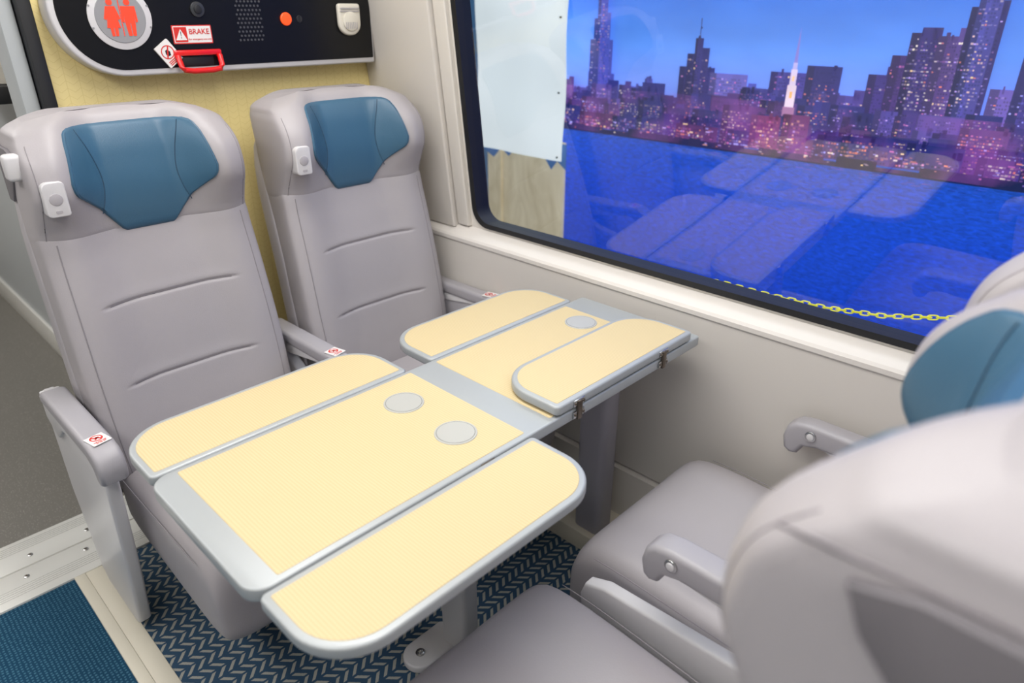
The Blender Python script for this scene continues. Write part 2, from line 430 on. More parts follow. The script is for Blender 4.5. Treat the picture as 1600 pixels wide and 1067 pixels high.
def build_seat(loc, flip, label, aisle):
    root = empty('train_seat', loc, label, 'seat', 'four seats around the folding table')
    # backrest (dense rows, creases pressed into the surface)
    bm = bmesh.new(); zs = []
    z = BZ[0]
    while z < BZ[-1]:
        zs.append(z)
        near = min(abs(z-g) for g in GZ)
        z += .002 if near < .014 else (.005 if near < .03 else .012)
    zs.append(BZ[-1]); loops = []
    for z in zs:
        l = ring(z, lerp(BZ, BW, z), lerp(BZ, BX, z), lerp(BZ, BWI, z), .055, 5, K=120)
        xm = lerp(BZ, BX, z)-.055
        loops.append([(p[0]-(groove(p[1], z) if p[0] > xm+.02 else 0), p[1], z) for p in l])
    loft(bm, loops)
    for zg in GZ:
        ys = [-.145+.29*i/28 for i in range(29)]
        tube(bm, [(back_front(y, zg)-groove(y, zg)+.0002, y, zg) for y in ys], .0010, 6, 2)
    for s in (-1, 1):
        pts = []
        for i in range(30):
            z = .42+.55*i/29; w = lerp(BZ, BW, z)
            y = s*(w-.030); pts.append((back_front(y, z)+.0002, y, z))
        tube(bm, pts, .0014, 5, 1)
    finish('backrest', bm, [M_LEATHER_IN, M_SEAM, M_SEAMD], root, flip=flip, sharp=80)
    # headrest
    bm = bmesh.new(); loops = []
    for i in range(57):
        t = i/56; z = HZ[0]+(HZ[-1]-HZ[0])*(t if t < .8 else .8+.2*(1-(1-(t-.8)/.2)**1.6))
        loops.append(ring(z, lerp(HZ, HW, z), lerp(HZ, HX, z), lerp(HZ, HWI, z), lerp(HZ, HT, z), HN, K=120))
    loft(bm, loops)
    for s in (-1, 1):   # stitched line up the front edge of each wing
        pts = []
        for i in range(24):
            z = .972+.222*i/23; w = lerp(HZ, HW, z); y = s*(w-.016)
            pts.append((head_front(y, z)-.0002, y, z))
        tube(bm, pts, .0012, 5, 1)
    if flip and aisle:
        pts = []
        for i in range(24):   # seam along the aisle side face
            t = i/23; z = 1.186+.004*t
            w = lerp(HZ, HW, z); pts.append((.046-.125*t, -(w+.0002), z))
        tube(bm, pts, .0016, 5, 2)
    for v in bm.verts: v.co.z -= headdrop(v.co.y, v.co.z)
    head = finish('headrest', bm, [M_LEATHER, M_SEAM, M_SEAMD, M_RECESS], root, flip=flip, sharp=80)
    # blue pad
    PZ = [.962, .968, 1.030, 1.070, 1.082, 1.098, 1.180, 1.196, 1.203, 1.206]
    PW = [.050, .060, .106, .152, .158, .160, .146, .140, .132, .118]
    bm = bmesh.new(); grid = []
    rows = 50; cols = 80
    SEAMP = [(1.017, .100), (1.05, .088), (1.09, .082), (1.14, .090), (1.206, .112)]
    sz = [p[0] for p in SEAMP]; sy = [p[1] for p in SEAMP]
    for j in range(rows+1):
        z = PZ[0]+(PZ[-1]-PZ[0])*j/rows
        hw = lerp(PZ, PW, z, True); row = []
        for i in range(cols+1):
            u = -1+2*i/cols; y = hw*u
            e = min(1, (1-abs(u))*hw/.008, (z-PZ[0])/.007, (PZ[-1]-z)/.008)
            e = math.sqrt(max(0, 1-(1-max(0, e))**2))
            gr = 0
            if z > 1.017: gr = .0026*math.exp(-((abs(y)-lerp(sz, sy, z))/.0045)**2)
            row.append(bm.verts.new((head_front(y, z)+.0007+.0068*e-.003*(1-e)-gr, y, z-headdrop(y, z))))
        grid.append(row)
    for j in range(rows):
        for i in range(cols): bm.faces.new((grid[j][i], grid[j][i+1], grid[j+1][i+1], grid[j+1][i]))
    for s in (-1, 1):
        pts = []
        for i in range(24):
            z = 1.017+.182*i/23; y = lerp(sz, sy, z)*s
            pts.append((head_front(y, z)+.0054, y, z-headdrop(y, z)))
        tube(bm, pts, .0011, 5, 1)
        pts = []
        for k in range(80):
            zz = PZ[0]+.008+(PZ[-1]-PZ[0]-.016)*k/79
            w = lerp(PZ, PW, zz, True)-.007
            pts.append((head_front(s*w, zz)+.0066, s*w, zz-headdrop(w, zz)))
        tube(bm, pts, .0008, 5, 1)
    p = finish('headrest_pad', bm, [M_BLUE, M_BLUESEAM], head, flip=flip)
    p['label'] = 'blue leather headrest pad'
    if not flip:
        bm = bmesh.new()
        yb = -.196
        xb = head_front(yb, 1.09)
        prism(bm, rrect(yb-.022, yb+.022, 1.040, 1.113, [.010, .006, .010, .014], 5), 'x', xb-.03, xb+.006, .003, 3)
        prism(bm, circle(yb, 1.077, .0125, 24), 'x', xb+.003, xb+.0075, .001, mi=1)
        prism(bm, rrect(yb-.006, yb+.006, 1.048, 1.054, .002, 3), 'x', xb+.003, xb+.007, 0, mi=1)
        o = finish('headrest_lamp', bm, [M_PLAST, M_SHELL], head, flip=flip); o['label'] = 'white plastic lamp fitting with round button'
    # shell
    bm = bmesh.new(); loops = []
    for z, x, w, T in ((.30, .03, .235, .04), (.34, .045, .248, .045), (.5, .035, .251, .045), (.82, -.01, .248, .045), (.99, -.062, .242, .045), (1.10, -.090, .226, .038), (1.15, -.10, .20, .03)):
        loops.append(ring(z, w, x+.02, 0, T, 6, K=44))
    loft(bm, loops)
    finish('seat_shell', bm, M_SHELL, root, flip=flip, sub=1)
    # cushion
    bm = bmesh.new(); loops = []
    dc = .028 if flip else .004
    for x, zt, zb, w in ((.06, .425, .24, .225), (.075, .436, .23, .233), (.20, .440, .222, .236), (.38, .450, .214, .238), (.50, .456, .206, .239), (.550+dc, .453, .204, .239), (.588+dc, .434, .208, .237), (.610+dc, .39, .222, .233), (.614+dc, .31, .26, .218)):
        zc, hz = (zt+zb)/2, (zt-zb)/2; l = []
        for k in range(40):
            a = 2*math.pi*k/40; c, s = math.cos(a), math.sin(a)
            yy = w*math.copysign(abs(c)**(2/6.5), c); zz = zc+hz*math.copysign(abs(s)**(2/4.5), s)
            if s > 0: zz -= .006*(1-(yy/w)**2)
            l.append((x, yy, zz))
        loops.append(l)
    loft(bm, loops)
    for s in (-1, 1):
        tube(bm, [(x, s*(w-.0015), zt-.030) for x, zt, w in ((.1,.436,.234), (.2,.440,.2365), (.3,.445,.2375), (.38,.450,.2385), (.5,.456,.2395), (.545+dc,.453,.239))], .0013, 5, 1)
    finish('seat_cushion', bm, [M_LEATHER, M_SEAM], root, flip=flip, sub=1)
    # base frame
    bm = bmesh.new()
    box(bm, .08, .46, -.17, .17, .19, .24, .01)
    box(bm, .12, .20, -.16, .16, .0, .20, .01)
    finish('seat_base', bm, M_DARK, root, flip=flip)
    if aisle:
        armrest(root, -.287, .056, flip, .285)
        bm = bmesh.new()
        prism(bm, [(-.085, .600), (-.04, .606), (.20, .590), (.300, .562), (.296, .50), (.282, .40), (.248, .20), (.208, .05), (.188, .030), (-.02, .030), (-.060, .06), (-.112, .30), (-.108, .50)], 'y', -.302, -.272, .007, 3)
        o = finish('side_panel', bm, M_PLAST, root, flip=flip); o['label'] = 'light grey plastic aisle side panel'
    else:
        armrest(root, -.2875, .056 if flip else .052, flip, .285 if not flip else None, button=flip, x_front=.415 if flip else .345, deep=.012 if flip else 0)
        bm = bmesh.new()
        if flip: pp = [(-.06, .30), (-.06, .56), (0, .56), (.06, .50), (.14, .458), (.50, .438), (.545, .42), (.555, .39), (.545, .30)]
        else: pp = [(-.06, .30), (-.06, .56), (0, .56), (.10, .50), (.20, .475), (.50, .462), (.53, .44), (.54, .40), (.53, .30)]
        prism(bm, pp, 'y', -.303, -.272, .006, 3)
        o = finish('divider_panel', bm, M_PLAST, root, flip=flip); o['label'] = 'light plastic divider between two cushions'
        ya = .252 if flip else .276
        armrest(root, ya, .050 if flip else .044, flip, .29 if not flip else None, button=flip, x_front=.410 if flip else .345, deep=.012 if flip else 0)
        bm = bmesh.new()
        prism(bm, [(-.06, .30), (-.06, .58), (.22, .58), (.24, .54), (.22, .47), (.17, .42), (.08, .30)], 'y', .262, .292, .006, 2)
        finish('side_panel', bm, M_CAP, root, flip=flip)
    if aisle:
        bm = bmesh.new()
        prism(bm, [(.004, 1.160), (-.03, 1.170), (-.115, 1.170), (-.115, 1.05), (-.085, 1.05), (-.045, 1.09), (-.008, 1.132)], 'y', -.2385, -.225, .002, 2, mi=2)
        if not flip: box(bm, .000, .036, -.256, -.222, 1.112, 1.166, .009, 3)
        o = finish('grab_handle', bm, [M_PLAST, M_SHELL, M_RECESS], head, flip=flip); o['label'] = 'plastic grab handle on the headrest side'
    return root

Y1, Y2 = .553, 1.127
build_seat((-1.75, Y1, 0), False, 'grey leather aisle seat with blue headrest pad against yellow bulkhead', True)
build_seat((-1.75, Y2, 0), False, 'grey leather window seat with blue headrest pad against yellow bulkhead', False)
build_seat((-.06, Y1, 0), True, 'grey leather aisle seat facing the table, seen from behind', True)
build_seat((-.06, Y2, 0), True, 'grey leather window seat with blue headrest pad facing bulkhead seats', False)

# ---------------------------------------------------------------- table
TZ = .73
tb = empty('folding_table', (-.9, .815, 0), 'folding train table with yellow ribbed tops and silver frame', 'table')
TO = Vector((-.9, .815, 0))
def tfin(name, bm, mats, parent=tb, **k):
    for v in bm.verts: v.co -= TO
    return finish(name, bm, mats, parent, **k)
bm = bmesh.new()
prism(bm, rrect(-1.080, -.720, .245, 1.385, [.035, .035, .008, .008], 8), 'z', TZ-.026, TZ-.001, .004, 3)
box(bm, -1.02, -.78, .35, 1.38, TZ-.05, TZ-.025, .004)
tfin('table_frame', bm, M_FRAME)
bm = bmesh.new(); prism(bm, rrect(-1.068, -.732, .290, .786, .004, 3), 'z', TZ-.004, TZ, .0008, 1); tfin('table_panel', bm, M_TABLE)
bm = bmesh.new(); prism(bm, rrect(-1.068, -.732, .856, 1.300, .004, 3), 'z', TZ-.004, TZ, .0008, 1); tfin('table_panel', bm, M_TABLE)
def leaf(x0, x1, y0, y1, outer, z):
    R = .092; r = .012
    rr = [R, r, r, R] if outer == 'lo' else [r, R, R, r]
    bm = bmesh.new(); prism(bm, rrect(x0, x1, y0, y1, rr, 12), 'z', z-.022, z-.001, .005, 4)
    lf = tfin('table_leaf', bm, M_FRAME)
    i = .0120; R2 = R-i; r2 = .004
    rr = [R2, r2, r2, R2] if outer == 'lo' else [r2, R2, R2, r2]
    bm = bmesh.new(); prism(bm, rrect(x0+i, x1-i, y0+i, y1-i, rr, 12), 'z', z-.004, z, .0008, 1)
    tfin('leaf_panel', bm, M_TABLE, lf)
leaf(-1.258, -1.083, .252, .790, 'lo', TZ)
leaf(-1.258, -1.083, .855, 1.345, 'lo', TZ)
leaf(-.717, -.542, .252, .790, 'hi', TZ)
leaf(-.893, -.718, .862, 1.345, 'lo', TZ+.025)
for cx, cy in ((-.976, .697), (-.822, .697), (-.972, 1.245)):
    bm = bmesh.new()
    prism(bm, circle(cx, cy, .040, 40), 'z', TZ-.001, TZ+.0016, .0006, 1, mi=0)
    prism(bm, circle(cx, cy, .0365, 40), 'z', TZ, TZ+.0018, .0001, 1, mi=1)
    prism(bm, circle(cx, cy, .0350, 40), 'z', TZ, TZ+.0020, .0001, 1, mi=0)
    tfin('cup_recess', bm, [M_DISC, M_DISCRIM])
for hy in (.925, 1.222):
    bm = bmesh.new()
    box(bm, -.7195, -.7155, hy-.017, hy+.017, TZ-.020, TZ-.005, .001)
    box(bm, -.7195, -.7155, hy-.017, hy+.017, TZ+.007, TZ+.020, .001)
    box(bm, -.7185, -.7125, hy-.007, hy+.007, TZ-.024, TZ+.018, .002, mi=1)
    for d in (-.012, .012):
        prism(bm, circle(hy+d, TZ-.012, .003, 10), 'x', -.716, -.7135, 0, mi=1)
        prism(bm, circle(hy+d, TZ+.013, .003, 10), 'x', -.716, -.7135, 0, mi=1)
    tfin('hinge', bm, [M_STEEL, M_DARKMETAL])
bm = bmesh.new()
box(bm, -.7200, -.7170, .664, .696, TZ-.018, TZ-.0030, .0008)
tfin('hinge', bm, M_DARKMETAL)
# legs
bm = bmesh.new(); prism(bm, rrect(-1.00, -.905, 1.285, 1.355, .022, 6), 'z', .06, TZ-.05, .004, 2); tfin('leg', bm, M_LEG)
bm = bmesh.new()
prism(bm, rrect(-.990, -.900, .765, .815, .014, 6), 'z', .0, TZ-.05, .004, 2)
tfin('leg', bm, M_PLAST)
bm = bmesh.new()
prism(bm, rrect(-1.03, -.945, .655, .800, [.042, .042, .012, .012], 10), 'z', .0, .022, .005, 3)
tfin('foot', bm, M_PLAST)
bm = bmesh.new()
prism(bm, circle(-.988, .697, .012, 20), 'z', .0215, .0245, .001)
prism(bm, circle(-.988, .697, .0065, 6), 'z', .0240, .030, .001)
tfin('bolt', bm, M_STEEL)

# ---------------------------------------------------------------- floors
def slab(name, x0, x1, y0, y1, z0, z1, m, bev=0):
    bm = bmesh.new(); box(bm, x0, x1, y0, y1, z0, z1, bev)
    return struct(finish(name, bm, m))
slab('floor', -1.885, 2.6, .262, 1.45, -.05, 0, M_CHEV)
slab('floor', -1.885, 2.6, -1.8, .190, -.05, 0, M_AISLE)
slab('trim_1', -1.885, 2.6, .190, .218, -.05, .006, M_TRIM, .002)
slab('trim_2', -1.885, 2.6, .218, .262, -.05, .004, M_TRIM, .002)
slab('floor', -5.4, -2.17, -1.8, 1.45, -.05, 0, M_SPECK)
slab('floor', -2.17, -1.885, .50, 1.45, -.05, 0, M_SPECK)
bm = bmesh.new()
box(bm, -2.17, -2.032, -1.8, .50, -.05, .006, .001)
box(bm, -2.026, -1.885, -1.8, .50, -.05, .006, .001)
box(bm, -2.034, -2.024, -1.8, .50, -.05, .001, mi=2)
for i in range(5):
    for x in (-2.152+i*.009, -1.955+i*.009):
        box(bm, x, x+.0016, -1.8, .50, .004, .0063, mi=2)
for x in (-2.075, -1.985):
    for y in (-.35, -.05, .10, .25):
        prism(bm, circle(x, y+(.03 if x < -2.03 else 0), .0075, 16), 'z', .004, .0085, .001, mi=1)
        prism(bm, circle(x, y+(.03 if x < -2.03 else 0), .0035, 8), 'z', .004, .0092, 0, mi=3)
struct(finish('trim_3', bm, [M_ALU, M_STEEL, M_ALUGROOVE, M_DARKMETAL]))

# ---------------------------------------------------------------- bulkhead
slab('wall_bulkhead', -2.10, -2.02, .49, 1.45, 0, 2.2, M_YWALL)
slab('trim_4', -2.12, -2.005, .462, .492, 0, 2.2, M_RUBBER, .004)
slab('trim_5', -2.14, -2.03, .425, .462, 0, 2.2, M_VEST, .01)
# vestibule
slab('wall_vestibule', -5.4, -2.10, .60, .66, 0, 2.2, M_VEST)
slab('wall_vestibule_end', -5.46, -5.40, -1.8, .66, 0, 2.2, M_WALL2)
slab('baseboard_vestibule', -5.4, -2.2, .585, .60, 0, .12, M_ALU, .003)
bm = bmesh.new(); prism(bm, rrect(-3.0, -2.35, .44, .60, .05, 6), 'z', 1.25, 2.2, .004)
struct(finish('trim_6', bm, M_CREAM))
bm = bmesh.new(); box(bm, -3.3, -2.30, .42, .60, 1.205, 1.25, .006)
struct(finish('trim_7', bm, M_RUBBER))

# control panel
PX = -1.95
cp = empty('control_panel', (-2.02, .95, 1.43), 'long black control panel with rounded end and grey frame', 'control panel')
CO = Vector((-2.02, .95, 1.43))
def cfin(name, bm, mats, parent=cp, **k):
    for v in bm.verts: v.co -= CO
    return finish(name, bm, mats, parent, **k)
bm = bmesh.new()
prism(bm, rrect(.508, 1.386, 1.282, 1.578, [.147, .006, .006, .147], 14), 'x', -2.02, PX-.002, .006, 3)
cfin('panel_frame', bm, M_PLAST)
bm = bmesh.new()
prism(bm, rrect(.522, 1.380, 1.297, 1.563, [.132, .004, .004, .132], 14), 'x', PX-.010, PX, .001, 1)
cfin('panel_face', bm, M_BLACK)
# washroom disc
bm = bmesh.new()
prism(bm, circle(.657, 1.415, .072, 48), 'x', PX, PX+.004, .0015, 2, mi=0)
prism(bm, circle(.657, 1.415, .057, 48), 'x', PX+.003, PX+.0055, .001, 1, mi=1)
X = PX+.0057; XX = PX+.0066
def fig(cy, female):
    def Q(p): return (cy+p[0]*1.02, 1.412+(p[1]-1.412)*1.0)
    prism(bm, [Q((p[0], p[1])) for p in circle(0, 1.4475, .0072, 8)], 'x', X-.001, XX, 0, mi=2)
    if female: body = [(-.010,1.439),(.010,1.439),(.018,1.412),(.0125,1.409),(.0095,1.418),(.0150,1.392),(.0085,1.392),(.007,1.374),(.001,1.374),(.001,1.392),(-.001,1.392),(-.001,1.374),(-.007,1.374),(-.0085,1.392),(-.0150,1.392),(-.0095,1.418),(-.0125,1.409),(-.018,1.412)]
    else: body = [(-.0160,1.439),(.0160,1.439),(.0175,1.405),(.0125,1.403),(.0110,1.424),(.0110,1.400),(.0085,1.374),(.001,1.374),(.001,1.402),(-.001,1.402),(-.001,1.374),(-.0085,1.374),(-.0110,1.400),(-.0110,1.424),(-.0125,1.403),(-.0175,1.405)]
    prism(bm, [Q(p) for p in body], 'x', X-.001, XX, 0, mi=2)
fig(.637, True); fig(.676, False)
box(bm, X-.001, XX, .6560, .6578, 1.374, 1.454, mi=2)
for yy_, zz_ in ((.592, 1.392), (.722, 1.392), (.592, 1.44), (.722, 1.44)):
    prism(bm, circle(yy_, zz_, .0025, 10), 'x', PX+.003, PX+.0050, 0, mi=1)
o = cfin('washroom_sign', bm, [M_PLAST, M_SIGN, M_REDL]); o['label'] = 'round grey washroom sign with red man and woman figures'
# brake sticker
def RX(y, z, x=PX):   # text plane facing +x ; text right = +y
    return Matrix(((0,0,1,x),(1,0,0,y),(0,1,0,z),(0,0,0,1)))
bm = bmesh.new()
prism(bm, rrect(.772, .874, 1.352, 1.396, .002, 3), 'x', PX, PX+.0012, 0, mi=1)
prism(bm, rrect(.7745, .8715, 1.3545, 1.3935, .001, 2), 'x', PX, PX+.0016, 0, mi=0)
prism(bm, rrect(.7765, .809, 1.3565, 1.3915, .001, 2), 'x', PX, PX+.0020, 0, mi=1)
prism(bm, [(.7785, 1.361), (.807, 1.361), (.7928, 1.387)], 'x', PX, PX+.0024, 0, mi=0)
prism(bm, [(.7918, 1.381), (.7938, 1.381), (.7933, 1.370), (.7923, 1.370)], 'x', PX, PX+.0028, 0, mi=2)
prism(bm, circle(.7928, 1.3665, .0012, 10), 'x', PX, PX+.0028, 0, mi=2)
text_mesh(bm, 'BRAKE', .0180, RX(.8405, 1.3800, PX+.0022), 1)
text_mesh(bm, 'For emergency use only', .0062, RX(.8405, 1.3625, PX+.0022), 1)
o = cfin('brake_sticker', bm, [M_WHITE, M_RED, M_RUBBER]); o['label'] = 'white and red emergency brake sticker reading BRAKE'
# brake handle
bm = bmesh.new()
tube(bm, [(PX-.005, .771, 1.325), (PX+.012, .771, 1.322), (PX+.020, .773, 1.300), (PX+.022, .779, 1.291), (PX+.022, .80, 1.288), (PX+.022, .85, 1.288), (PX+.022, .873, 1.291), (PX+.020, .879, 1.300), (PX+.012, .881, 1.322), (PX-.005, .881, 1.325)], .0072, 10)
box(bm, PX, PX+.012, .764, .888, 1.324, 1.338, .004)
box(bm, PX-.001, PX+.002, .785, .867, 1.299, 1.322, .001, mi=1)
o = cfin('brake_handle', bm, [M_REDH, M_RUBBER]); o['label'] = 'red emergency brake pull handle'
# diamond sticker
bm = bmesh.new(); a = math.radians(35)
def RD(p): return (.752+p[0]*math.cos(a)-p[1]*math.sin(a), 1.331+p[0]*math.sin(a)+p[1]*math.cos(a))
xd = PX+.006
prism(bm, [RD(p) for p in rrect(-.021, .021, -.028, .028, .002, 3)], 'x', PX, xd, 0)
o1 = circle(0, .004, .0165, 28); i1 = circle(0, .004, .0140, 28)
vo = [bm.verts.new((xd+.0004, *RD(p))) for p in o1]; vi = [bm.verts.new((xd+.0004, *RD(p))) for p in i1]
for k in range(28):
    f = bm.faces.new((vo[k], vo[(k+1) % 28], vi[(k+1) % 28], vi[k])); f.material_index = 1
for q in ([(-.011,-.005),(-.009,-.008),(.011,.013),(.009,.016)],):
    f = bm.faces.new([bm.verts.new((xd+.0006, *RD(p))) for p in q]); f.material_index = 1
for q in ([(-.006,-.004),(.002,-.006),(.006,.002),(.003,.010),(-.003,.010),(-.007,.003)],):
    f = bm.faces.new([bm.verts.new((xd+.0003, *RD(p))) for p in q]); f.material_index = 2
for zz in (-.017, -.021, -.025):
    f = bm.faces.new([bm.verts.new((xd+.0004, *RD(p))) for p in ((-.015,zz),(.015,zz),(.015,zz+.0022),(-.015,zz+.0022))]); f.material_index = 1
o = cfin('do_not_touch_sticker', bm, [M_WHITE, M_RED, M_RUBBER]); o['label'] = 'tilted white sticker with red prohibition circle'
# grille, buttons, lamp, detector
bm = bmesh.new()
for j in range(14):
    for i in range(7):
        prism(bm, circle(.951+i*.0105+(.005 if j % 2 else 0), 1.357+j*.0105, .0028, 8), 'x', PX, PX+.0012, 0)
o = cfin('speaker_grille', bm, mat('grille_hole', (80,80,84), .4)); o['label'] = 'perforated speaker grille'
bm = bmesh.new(); prism(bm, circle(.846, 1.432, .018, 24), 'x', PX, PX+.005, .001); prism(bm, circle(.846, 1.432, .010, 24), 'x', PX, PX+.008, .001, mi=1)
o = cfin('push_button', bm, [mat('button_dark', (50,52,56), .3), M_RUBBER]); 
bm = bmesh.new(); prism(bm, circle(1.092, 1.408, .017, 28), 'x', PX, PX+.007, .003, 3)
o = cfin('indicator_lamp', bm, M_ORANGE); o['label'] = 'round orange indicator lamp'
bm = bmesh.new(); prism(bm, circle(1.135, 1.408, .009, 20), 'x', PX, PX+.002, .0005); box(bm, PX+.001, PX+.003, 1.132, 1.138, 1.400, 1.416, mi=1)
cfin('key_switch', bm, [mat('key_dark', (60,60,64), .3, metal=.5), M_RUBBER])
bm = bmesh.new()
prism(bm, rrect(1.258, 1.334, 1.362, 1.448, [.034, .034, .008, .008], 8), 'x', PX, PX+.016, .006, 3)
prism(bm, circle(1.296, 1.400, .027, 32), 'x', PX+.014, PX+.022, .004, 2)
for k in range(-3, 4):
    box(bm, PX+.020, PX+.0228, 1.296+k*.006-.0012, 1.296+k*.006+.0012, 1.380, 1.398, mi=1)
box(bm, PX+.014, PX+.0185, 1.264, 1.328, 1.433, 1.437, mi=1)
box(bm, PX+.014, PX+.0185, 1.264, 1.328, 1.426, 1.429, mi=1)
o = cfin('smoke_detector', bm, [M_CREAM, M_SHELL]); o['label'] = 'cream plastic detector with vent slots'

# ---------------------------------------------------------------- window wall
def WY(z): return 1.475-.105*(z-.81)        # leaning inner face
XL, XR, ZB, ZT = -1.600, .75, .806, 1.78
def rr_xz(x0, x1, z0, z1, r, n=8): return rrect(x0, x1, z0, z1, r, n)
def ringpanel(name, inner, outer, y_in, y_out, m):
    bm = bmesh.new(); n = len(inner)
    A = [[bm.verts.new((p[0], WY(p[1])+d, p[1])) for p in l] for l in (inner, outer) for d in (y_in, y_out)]
    ii, io, oi, oo = A
    for a, b in ((ii, oi), (oi, oo), (oo, io), (io, ii)):
        for k in range(n): bm.faces.new((a[k], a[(k+1) % n], b[(k+1) % n], b[k]))
    return finish(name, bm, m)
inner = rr_xz(XL, XR, ZB, ZT, .06)
outer = []
XO0, XO1, ZO0, ZO1 = -2.02, 2.6, .79, 2.2
nseg = 9
cn = [(XO0, ZO0), (XO1, ZO0), (XO1, ZO1), (XO0, ZO1)]
for c in range(4):
    for i in range(nseg):
        cx, cz = cn[c]
        if i < 4:
            prv = cn[c-1]; k = .12*(4-i)/4
            outer.append((cx+(prv[0]-cx)*k, cz+(prv[1]-cz)*k))
        elif i > 4:
            nx = cn[(c+1) % 4]; k = .12*(i-4)/4
            outer.append((cx+(nx[0]-cx)*k, cz+(nx[1]-cz)*k))
        else: outer.append((cx, cz))
struct(ringpanel('wall_window_upper', inner, outer, 0, .06, M_WALL2))
gi = rr_xz(XL+.020, XR-.020, ZB+.016, ZT-.02, .05); go = rr_xz(XL, XR, ZB, ZT, .06)
struct(ringpanel('trim_8', gi, go, -.006, .05, M_RUBBER))
bm = bmesh.new()
pts = rr_xz(XL+.012, XR-.012, ZB+.012, ZT-.012, .05)
bm.faces.new([bm.verts.new((p[0], WY(p[1])+.020, p[1])) for p in pts])
struct(finish('window_1', bm, M_GLASS, smooth=False))
bm = bmesh.new()
def lean_box(bm, x0, x1, z0, z1, d0, d1, bev):
    vs = [bm.verts.new((x, WY(z)+d, z)) for z in (z0, z1) for x in (x0, x1) for d in (d0, d1)]
    for f in ((0,1,3,2), (4,5,7,6), (0,1,5,4), (2,3,7,6), (0,2,6,4), (1,3,7,5)): bm.faces.new([vs[i] for i in f])
    bmesh.ops.recalc_face_normals(bm, faces=bm.faces)
    bmesh.ops.bevel(bm, geom=list(bm.edges), offset=bev, segments=3, profile=.5, affect='EDGES')
lean_box(bm, -2.02, -1.672, .79, 2.2, -.030, .01, .006)
struct(finish('trim_9', bm, M_WALL))
bm = bmesh.new(); lean_box(bm, -1.668, -1.615, .800, 2.2, -.016, .01, .005)
struct(finish('trim_10', bm, M_WALL2))
bm = bmesh.new()
prism(bm, [(1.430, .752), (1.426, .757), (1.426, .768), (1.431, .775), (1.470, .797), (1.50, .800), (1.50, .752)], 'x', -2.02, 2.6, 0)
struct(finish('trim_11', bm, M_SILL, sharp=25))
bm = bmesh.new()
prism(bm, [(1.436, .22), (1.430, .25), (1.430, .752), (1.50, .752), (1.50, .22)], 'x', -2.02, 2.6, 0)
struct(finish('wall_window_lower', bm, M_WALL))
bm = bmesh.new()
prism(bm, [(1.41, .06), (1.418, .214), (1.50, .214), (1.50, .06)], 'x', -2.02, 2.6, .003)
struct(finish('trim_12', bm, M_WALL))
bm = bmesh.new()
box(bm, -2.02, 2.6, 1.265, 1.50, -.02, .06, .006)
struct(finish('baseboard_window', bm, M_TRIM))

slab('ceiling', -5.46, 2.6, -1.8, 1.6, 2.2, 2.25, M_CEIL)
slab('wall_aisle', -5.46, 2.6, -1.86, -1.8, 0, 2.2, M_WALL2)
slab('wall_rear', 2.6, 2.66, -1.86, 1.6, 0, 2.2, M_WALL2)

# ---------------------------------------------------------------- outside
MY = 3.0
bm = bmesh.new(); cl = bm.loops.layers.float_color.new('Col')
def quad(x0, x1, z0, z1, y, c, c2=None, c3=None):
    f = bm.faces.new([bm.verts.new(p) for p in ((x0, y, z0), (x1, y, z0), (x1, y, z1), (x0, y, z1))])
    a = lin(c); b = lin(c2) if c2 else a
    for l, cc in zip(f.loops, (a, a, b, b)): l[cl] = cc
def polyf(pts, y, c):
    f = bm.faces.new([bm.verts.new((p[0], y, p[1])) for p in pts])
    for l in f.loops: l[cl] = lin(c)
X0, X1 = -2.53, 3.4; SH = .885
zs = [(-.6, (4,46,150)), (.3, (6,54,168)), (.6, (10,62,182)), (.80, (22,74,188)), (SH, (36,84,176))]
for (za, ca), (zb, cb) in zip(zs, zs[1:]): quad(X0, X1, za, zb, MY, ca, cb)
zs = [(SH, (116,122,210)), (1.12, (112,144,226)), (1.28, (88,138,222)), (1.45, (60,114,204)), (1.8, (34,88,184)), (2.6, (20,66,162))]
for (za, ca), (zb, cb) in zip(zs, zs[1:]): quad(X0, X1, za, zb, MY, ca, cb)
yy = [MY]
LIGHTS = [(255,205,175), (235,150,205), (255,235,210), (215,110,170), (190,185,255), (255,214,150), (245,130,100), (205,170,240)]
def mixt(a, b, t): return tuple(int(a[i]*(1-t)+b[i]*t) for i in range(3))
